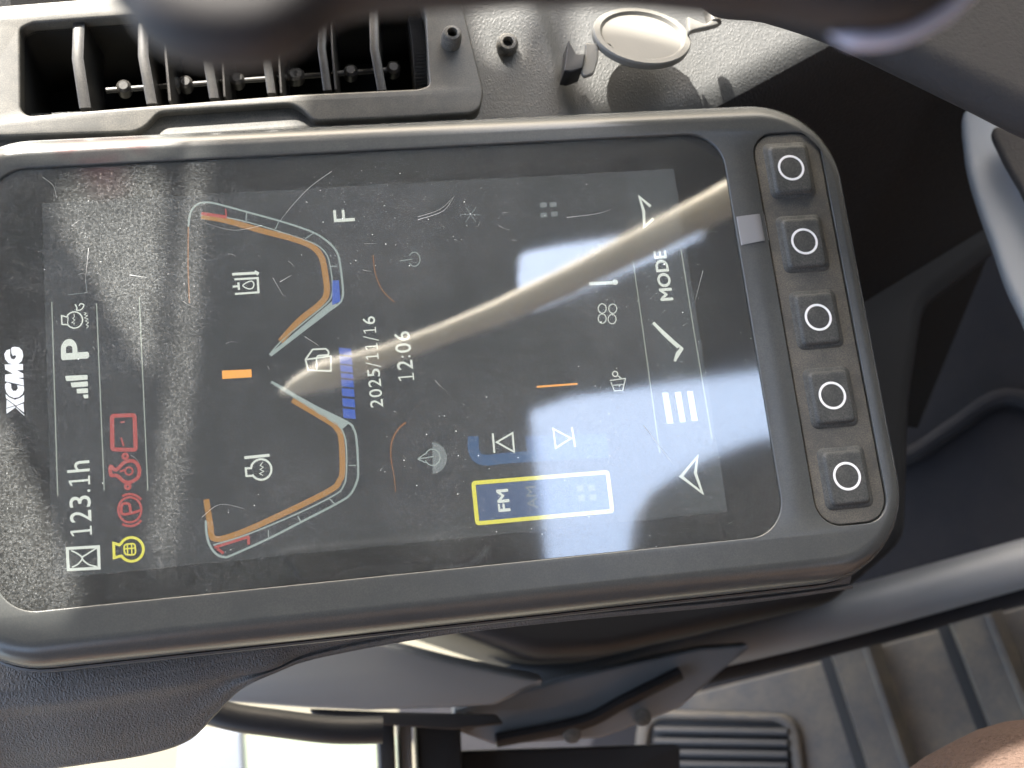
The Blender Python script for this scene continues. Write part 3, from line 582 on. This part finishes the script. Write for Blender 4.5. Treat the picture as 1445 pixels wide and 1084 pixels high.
# ================================================================ steering wheel (near, out of focus)
wz = 250
whl = thing('steering_wheel', tuple(at(760, -60, wz)), 'black steering wheel rim and hub out of focus along the top edge', 'steering wheel')
fr = ZF(wz); mb = MB()
slab(mb, pp(smoothp([(90, -110), (140, -14), (175, 24), (205, 64), (250, 91), (310, 103), (375, 100), (425, 80), (470, 46), (520, 28), (640, 18), (760, 13), (900, 15), (1000, 24), (1080, 30), (1150, 42), (1215, 50), (1275, 42), (1320, 18), (1360, -20), (1400, -110), (1000, -130), (400, -130)], 6, True), ZF(wz - 6)), [], fr, 9, 4.4, 6); build('wheel_rim', mb, M['wheel'], whl)
mb = MB(); mb.tube([at(x, y, wz - 6) for x, y in smoothp([(1170, 49), (1215, 57), (1265, 52), (1310, 32), (1350, 4), (1390, -50)], 5)], [.15, .3, .5, .8] + [1.0] * 22, 12); build('rim_highlight', mb, M['highlightgrey'], whl)  # pale tube stands in for the glossy highlight along the rim
fr = frame(at(1250, 50, 55), (-.15, .1, 1)); mb = MB()
slab(mb, pp(smoothp([(960, -150), (1000, -20), (1090, 2), (1175, 30), (1275, 76), (1370, 122), (1490, 178), (1650, 220), (1650, -150)], 5, True), frame(at(1250, 50, 47), (-.15, .1, 1))), [], fr, 16, 8, 6)
build('column_cover', mb, M['fabric'], label='dark grey steering column cover at the top right corner', cat='column cover')
# grey curved plate at the right edge
fr = frame(at(1400, 300, -70), (-.5, 0, 1)); 
pl_ = thing('control_pod', tuple(at(1420, 300, -80)), 'pale grey curved plastic pod at the right edge beside the keypad', 'control pod')
mb = MB(); slab(mb, pp(smoothp([(1366, 150), (1360, 200), (1372, 260), (1400, 340), (1440, 440), (1560, 640), (1700, 400), (1560, 120), (1450, 140)], 5, True), fr), [], fr, 14, 3, 5); build('pod_shell', mb, M['greyblade'], pl_)
fr2 = frame(at(1400, 300, -60), (-.4, 0, 1)); mb = MB(); slab(mb, pp(smoothp([(1402, 180), (1412, 215), (1440, 265), (1480, 330), (1600, 400), (1600, 100), (1450, 170)], 5, True), fr2), [], fr2, 6, 2, 4); build('pod_cover', mb, M['fabric'], pl_)
# ================================================================ floor and things below
UPL = Vector((-math.sin(TILT), 0, math.cos(TILT)))
fp = Vector((0, 0, 0)) - UPL * 470
FF = frame(fp, UPL)
mb = MB(); fl = pp([(700, 940), (560, 1000), (650, 1200), (1000, 1500), (2200, 1500), (2400, -200), (900, -200), (900, 600)], FF); slab(mb, fl, [], FF, 30, 1); build('floor', mb, M['floor'], kind='structure')
def onf(px, py, h=0): return on(px, py, fp + UPL * h, UPL)
mb = MB(); mb.tube([onf(x, y, 2) for x, y in smoothp([(1235, 655), (1290, 640), (1350, 600), (1420, 560), (1500, 590), (1600, 640)], 5)], 5, 10)
build('floor_cable', mb, M['floor'], label='dusty dark cable lying across the shaded floor right of the display', cat='cable')
# ribbed rubber mat
rm = thing('rubber_mat', tuple(onf(1290, 980)), 'dusty blue grey ribbed rubber floor mat at the lower right', 'floor mat')
F2 = frame(fp + UPL * 8, UPL); mb = MB(); slab(mb, pp([(950, 985), (1150, 935), (1445, 855), (1700, 790), (1700, 1300), (1000, 1300), (940, 1084)], F2), [], F2, 7, 2); build('mat_sheet', mb, M['mat_rubber'], rm)
for (xa, ya, xb, yb) in ((1178, 925, 1245, 1130), (1345, 880, 1425, 1085), (1500, 830, 1590, 1030)):
    pa = onf(xa, ya, 10); pb = onf(xb, yb, 10); d = (pb - pa).normalized(); s = d.cross(UPL)
    if s.x < 0: s = -s
    mb = MB(); sec = [(-4, -6), (0, 7), (18, 7), (19.5, 9.5), (22, 9.5), (23.5, 6), (27, -4)]
    mb.loft([[p + s * a + UPL * b for a, b in sec] for p in (pa, pa.lerp(pb, .5), pb)], cap0=True, cap1=True); build('mat_rib', mb, M['mat_rubber'], rm)
    mb = MB(); mb.loft([[p + s * a + UPL * b for a, b in ((-9, -1.2), (-3, -1.2), (-3, -3), (-9, -3))] for p in (pa, pb)], cap0=True, cap1=True); build('rib_shade', mb, M['dark'], rm)  # black strip laid beside each rib as its painted shadow
# recessed vent in the floor mat
gr = thing('floor_grille', tuple(onf(1040, 1050)), 'dark slatted heater grille in rounded frame at the bottom of floor', 'grille')
F3 = frame(fp + UPL * 12, UPL); mb = MB(); slab(mb, roundp(pp([(900, 1002), (1125, 1008), (1150, 1200), (880, 1200)], F3), 14), [roundp(pp([(918, 1016), (1108, 1020), (1130, 1180), (900, 1180)], F3), 9)], F3, 8, 2.5); build('grille_frame', mb, M['mat_rubber'], gr)
mb = MB(); F4 = frame(fp + UPL * 9, UPL); slab(mb, pp([(918, 1016), (1108, 1020), (1130, 1180), (900, 1180)], F4), [], F4, .6, .1); build('grille_back', mb, M['dark'], gr)
for k in range(6):
    y = 1030 + k * 16; mb = MB(); mb.tube([onf(925, y, 12), onf(1112, y + 3, 12)], 2.4, 8); build('grille_slat', mb, M['blackplastic'], gr)
# console base rail: light grey rounded beam
rl = thing('console_rail', tuple(at(1050, 900, -260)), 'long light grey rounded rail running from centre bottom up to right edge', 'rail')
mb = MB(); zr = -250
mb.tube([at(x, y, zr) for x, y in smoothp([(690, 985), (780, 962), (900, 930), (1050, 898), (1200, 862), (1445, 795), (1650, 738)], 5)], [12] * 31, 20); build('rail_top', mb, M['beam'], rl)
mb = MB(); mb.tube([at(x, y, zr - 8) for x, y in smoothp([(690, 1010), (780, 988), (900, 962), (1050, 930), (1200, 895), (1445, 828), (1650, 772)], 5)], 8.0, 16); build('rail_base', mb, M['floor'], rl)
# dark lower console box behind the display
mb = MB(); fr = ZF(-170); slab(mb, roundp(pp([(520, 850), (760, 930), (860, 925), (1180, 850), (1284, 760), (1290, 560), (1310, 430), (1440, 330), (1600, 60), (900, 60), (600, 300)], fr), 8), [], fr, 120, 8); build('console_box', mb, M['blackplastic'], label='black lower console body hidden in shadow beneath the display', cat='console')
# grey side panel, bottom centre
sp = thing('side_panel', tuple(at(560, 960, -200)), 'light grey side panel at bottom centre below the padded hood', 'panel')
fr = frame(at(560, 960, -190), (0, -.35, 1)); mb = MB(); slab(mb, roundp(pp([(280, 960), (400, 890), (520, 905), (640, 935), (770, 962), (700, 996), (640, 1000), (520, 1004), (430, 1000), (320, 992)], fr), 2), [], fr, 12, 2); build('panel_shell', mb, M['greypanel'], sp)
fr = frame(at(800, 1000, -215), (0, -.2, 1)); mb = MB(); slab(mb, roundp(pp([(640, 1000), (700, 985), (830, 950), (990, 915), (1060, 910), (960, 1000), (850, 1042), (700, 1052), (640, 1030)], fr), 1.5), [], fr, 10, 1.5); build('panel_step', mb, M['stepgrey'], sp)
fr = frame(at(860, 1000, -212), (0, -.2, 1)); mb = MB(); mb.tube([on(x, y, fr[0], fr[3]) for x, y in smoothp([(700, 1045), (820, 1020), (880, 990), (960, 950)], 5)], 3.2, 10); build('panel_seam', mb, M['blackplastic'], sp)
for x, y in ((660, 1018), (806, 1036), (905, 1012)):
    p = on(x, y, fr[0], fr[3]); mb = MB(); mb.tube([p, p + Vector((0, 0, 3)), p + Vector((0, 0, 3.6))], [4, 4, 2.5], 14); build('panel_bolt', mb, M['bolt'], sp)
# black latch parts and hose
mb = MB(); mb.tube([at(x, y, -150) for x, y in smoothp([(250, 985), (320, 1010), (400, 1022), (470, 1030), (540, 1030)], 5)], [5.2] * 21, 16); build('black_hose', mb, M['blackplastic'], label='black rubber hose running above the bright gap at bottom left', cat='hose')
dl = thing('door_latch', tuple(at(590, 1050, -210)), 'black door latch bracket with ribs at the bottom centre', 'latch')
for x0, x1, y0 in ((532, 556, 1018), (562, 580, 1015), (588, 650, 1018)):
    fr = ZF(-200 - (x0 - 530) * .2); mb = MB(); slab(mb, roundp(pp([(x0, y0), (x1, y0 - 2), (x1 + 6, 1180), (x0 + 8, 1180)], fr), 1.5), [], fr, 30, 1.2); build('latch_rib', mb, M['blackplastic'] if x0 != 562 else M['beam'], dl)
fr = ZF(-195); mb = MB(); slab(mb, roundp(pp([(436, 1000), (560, 1005), (700, 1008), (712, 1022), (640, 1030), (520, 1022), (440, 1008)], fr), 1.5), [], fr, 10, 1.2); build('latch_plate', mb, M['blackplastic'], dl)
fr = ZF(-230); mb = MB(); slab(mb, roundp(pp([(640, 1060), (960, 1050), (960, 1200), (640, 1200)], fr), 3), [], fr, 10, 1.2); build('latch_housing', mb, M['blackplastic'], dl)
# ================================================================ outdoors below left
mb = MB().add([(-300, -300, -.9), (300, -300, -.9), (300, 300, -.9), (-300, 300, -.9)], [(0, 1, 2, 3)]); build('ground', mb, M['ground'], world=True, kind='structure')
fr = ZF(-1500); mb = MB(); slab(mb, pp([(300, 1040), (560, 1040), (560, 1200), (300, 1200)], fr), [], fr, 40, 3); build('pale_board', mb, M['palegreen'], label='pale greenish board outdoors seen through gap at bottom left', cat='board')
fr = ZF(-1200); mb = MB(); slab(mb, pp([(255, 1030), (340, 1030), (350, 1200), (240, 1200)], fr), [], fr, 60, 5); build('pale_post', mb, M['paleblue'], label='pale blue grey post outdoors, left of the greenish board', cat='post')
# ================================================================ person
kn = [at(1740, 1600, -420), at(1620, 1430, -220), at(1500, 1290, -60), Vector((170, -150, -30)), Vector((60, -185, -5)), Vector((-80, -215, 10)), Vector((-230, -240, 20))]
mb = MB(); kp = smoothp([tuple(p) for p in kn], 8); rr_ = smoothp([(x, 0) for x in (48, 56, 62, 68, 76, 84, 90)], 8)
mb.tube(kp, [r[0] for r in rr_], 40)
build('person', mb, M['trousers'], ang=80, label="seated person's leg in pale brown fleece trousers, knee at the lower right corner", cat='person')
# ================================================================ cab above (reflected in the glass) and the unseen sun mask
def refl(px, py, H): p = at(px, py, 0); return Vector((p.x * (1 + H / 360), p.y * (1 + H / 360), H))
HR = 900
FR = ZF(HR)
R2 = lambda pts: [tuple(refl(x, y, HR).to_2d()) for x, y in pts]
h1 = R2(roundp([(748, 575), (812, 552), (1062, 518), (1110, 512), (1120, 610), (1060, 622), (990, 650), (925, 690), (900, 730), (892, 800), (775, 812)], 10))
h2 = R2(roundp([(735, 345), (800, 333), (905, 318), (1000, 270), (1000, 330), (860, 395), (740, 445), (730, 400)], 20))
cab = thing('cab_roof', (100, 200, HR), 'dark cab roof liner with two openings to the sky, overhead', 'roof')
mb = MB(); slab(mb, [(-900, -760), (900, -760), (900, 720), (-900, 720)], [h1, h2], ZF(HR + 30), 30, 3); build('roof_liner', mb, M['liner'], cab)
seat = thing('seat_blocker', (100, -520, 100), 'unseen tan brown seat shape added to block light and reflect brown, below the picture', 'seat')  # unseen, added to cut fill light and reflect brown onto the display
mb = MB(); fr = frame((100, -430, 250), (0, 1, .12)); slab(mb, rrect(-320, -480, 380, 420, 90), [], fr, 130, 50, 6); build('seat_back', mb, M['seat'], seat)
mb = MB(); fr = ZF(-170); slab(mb, rrect(-250, -560, 420, -250, 60), [], fr, 120, 40, 5); build('seat_cushion', mb, M['seat'], seat)
mb = MB(); slab(mb, [(-900, -600), (900, -600), (900, 800), (-900, 800)], [], frame((760, 0, 100), (-1, 0, 0), Vector((0, 1, 0))), 30, 3); build('blocker_wall', mb, M['liner'], label='unseen dark wall added to block sky light, right of the picture', cat='blocker wall')  # unseen wall added to block sky light from the right
# pale bar added overhead, shaped to give the streak reflected in the glass
def bar():
    H = 480; cl = [(395, 556, 3), (420, 546, 13), (460, 530, 21), (540, 504, 15), (620, 474, 14), (700, 443, 17), (800, 397, 20), (900, 347, 22), (1000, 296, 24), (1080, 255, 28), (1180, 204, 34)]
    n1 = Vector((-.25, .62, -.74)).normalized(); mb = MB(); rg = []
    for i, (x, y, w) in enumerate(cl):
        p = refl(x, y, H); q = refl(cl[min(i + 1, len(cl) - 1)][0], cl[min(i + 1, len(cl) - 1)][1], H) - refl(cl[max(i - 1, 0)][0], cl[max(i - 1, 0)][1], H)
        t = q.normalized(); s = t.cross(n1).normalized(); hw = w * .2 * (1 + H / 360) * 1.25
        rg.append([p + s * (hw * math.cos(a)) + n1 * (hw * .8 * math.sin(a)) for a in [2 * math.pi * k / 16 for k in range(16)]])
    mb.loft(rg, cap0=True, cap1=True); return mb
build('streak_bar', bar(), M['beige'], label='beige bar added overhead for the streak reflected in the glass', cat='grab bar')
# unseen panel added towards the sun, its holes shape the sun patches
PZ = 520.0
def sunp(px, py, z):
    p = at(px, py, z); q = p + SL * ((PZ - z) / SL.z); return (q.x, q.y)
def cell(pts, r=3, n=4): return roundp([sunp(*p) for p in pts], r, n)
lit = [
    cell([(-70, 20, -12), (-60, 210, -12), (30, 238, 0), (120, 232, 0), (255, 226, 0), (262, 200, 0), (285, 176, 0), (425, 165, -10), (440, 130, -12), (330, -40, -12), (60, -60, -12)], 6),
    cell([(330, 184, 0), (292, 212, 0), (270, 250, 0), (262, 330, 0), (248, 520, 0), (226, 700, 0), (216, 820, 0), (246, 820, 0), (262, 700, 0), (284, 500, 0), (293, 330, 0), (298, 250, 0), (316, 222, 0), (356, 186, 0)], 2),
    cell([(92, 262, 0), (150, 252, 0), (244, 245, 0), (240, 330, 0), (236, 430, 0), (226, 560, 0), (190, 500, 0), (150, 430, 0), (120, 380, 0), (70, 330, 0)], 10),
    cell([(-60, 560, 0), (0, 590, 0), (60, 720, 0), (125, 850, 0), (100, 905, 0), (20, 900, 0), (-60, 905, 0)], 4),
    cell([(662, -30, -20), (672, 40, -26), (678, 80, -26), (705, 104, -26), (735, 92, -26), (758, 30, -26), (770, -40, -26)], 4),
    cell([(812, -60, -26), (800, 30, -26), (822, 100, -20), (880, 120, -26), (985, 155, -28), (1010, 168, -28), (1100, 160, -34), (1180, 80, -34), (1200, 20, -34), (1050, -60, -26)], 6),
    cell([(1300, 1120, -20), (1330, 1060, -20), (1400, 1000, -20), (1700, 960, -20), (1700, 1400, -20), (1300, 1400, -20)], 8),
]
allx = [p[0] for c in lit for p in c]; ally = [p[1] for c in lit for p in c]
print('panel holes x', min(allx), max(allx), 'y', min(ally), max(ally))
wf = thing('sun_mask', (0, 800, PZ), 'unseen dark panel on the sunny side with holes that shape the sun patches', 'sun mask')
mb = MB(); slab(mb, [(-1100, 560 if False else 500), (700, 500), (700, 1900), (-1100, 1900)], [], ZF(PZ), 4, .5)
mb = MB(); OUT = [(-600, 480), (160, 480), (160, 1380), (-600, 1380)]
slab(mb, OUT, lit, ZF(PZ), 4, .5); build('mask_panel', mb, M['liner'], wf)
# round red edged sticker on the window
cS = sunp(150, 232, 0); fr = ZF(PZ - 3)
mb = MB(); a = sunp(210, 232, 0); b = sunp(150, 282, 0); rx = abs(a[0] - cS[0]); ry = abs(b[1] - cS[1])
mb.loft([[(cS[0] + rx * k * math.cos(t * math.pi / 24), cS[1] + ry * k * math.sin(t * math.pi / 24), PZ - 3) for t in range(48)] for k in (1, .82)])
stk = build('window_sticker', mb, M['redfilm'], origin=(cS[0], cS[1], PZ - 3), label='round clear sticker with a red ring on the cab window', cat='sticker')
mb = MB()
for yy in (-.45, -.2, .05, .3):
    for k in range(7):
        x = cS[0] + rx * (-.5 + k * .15); mb.box((x, cS[1] + ry * yy, PZ - 3.2), (x + rx * .09, cS[1] + ry * (yy + .1), PZ - 3.1))
build('sticker_print', mb, M['tintfilm'], stk)
for o in bpy.data.objects:
    if '_o' in o: del o['_o']
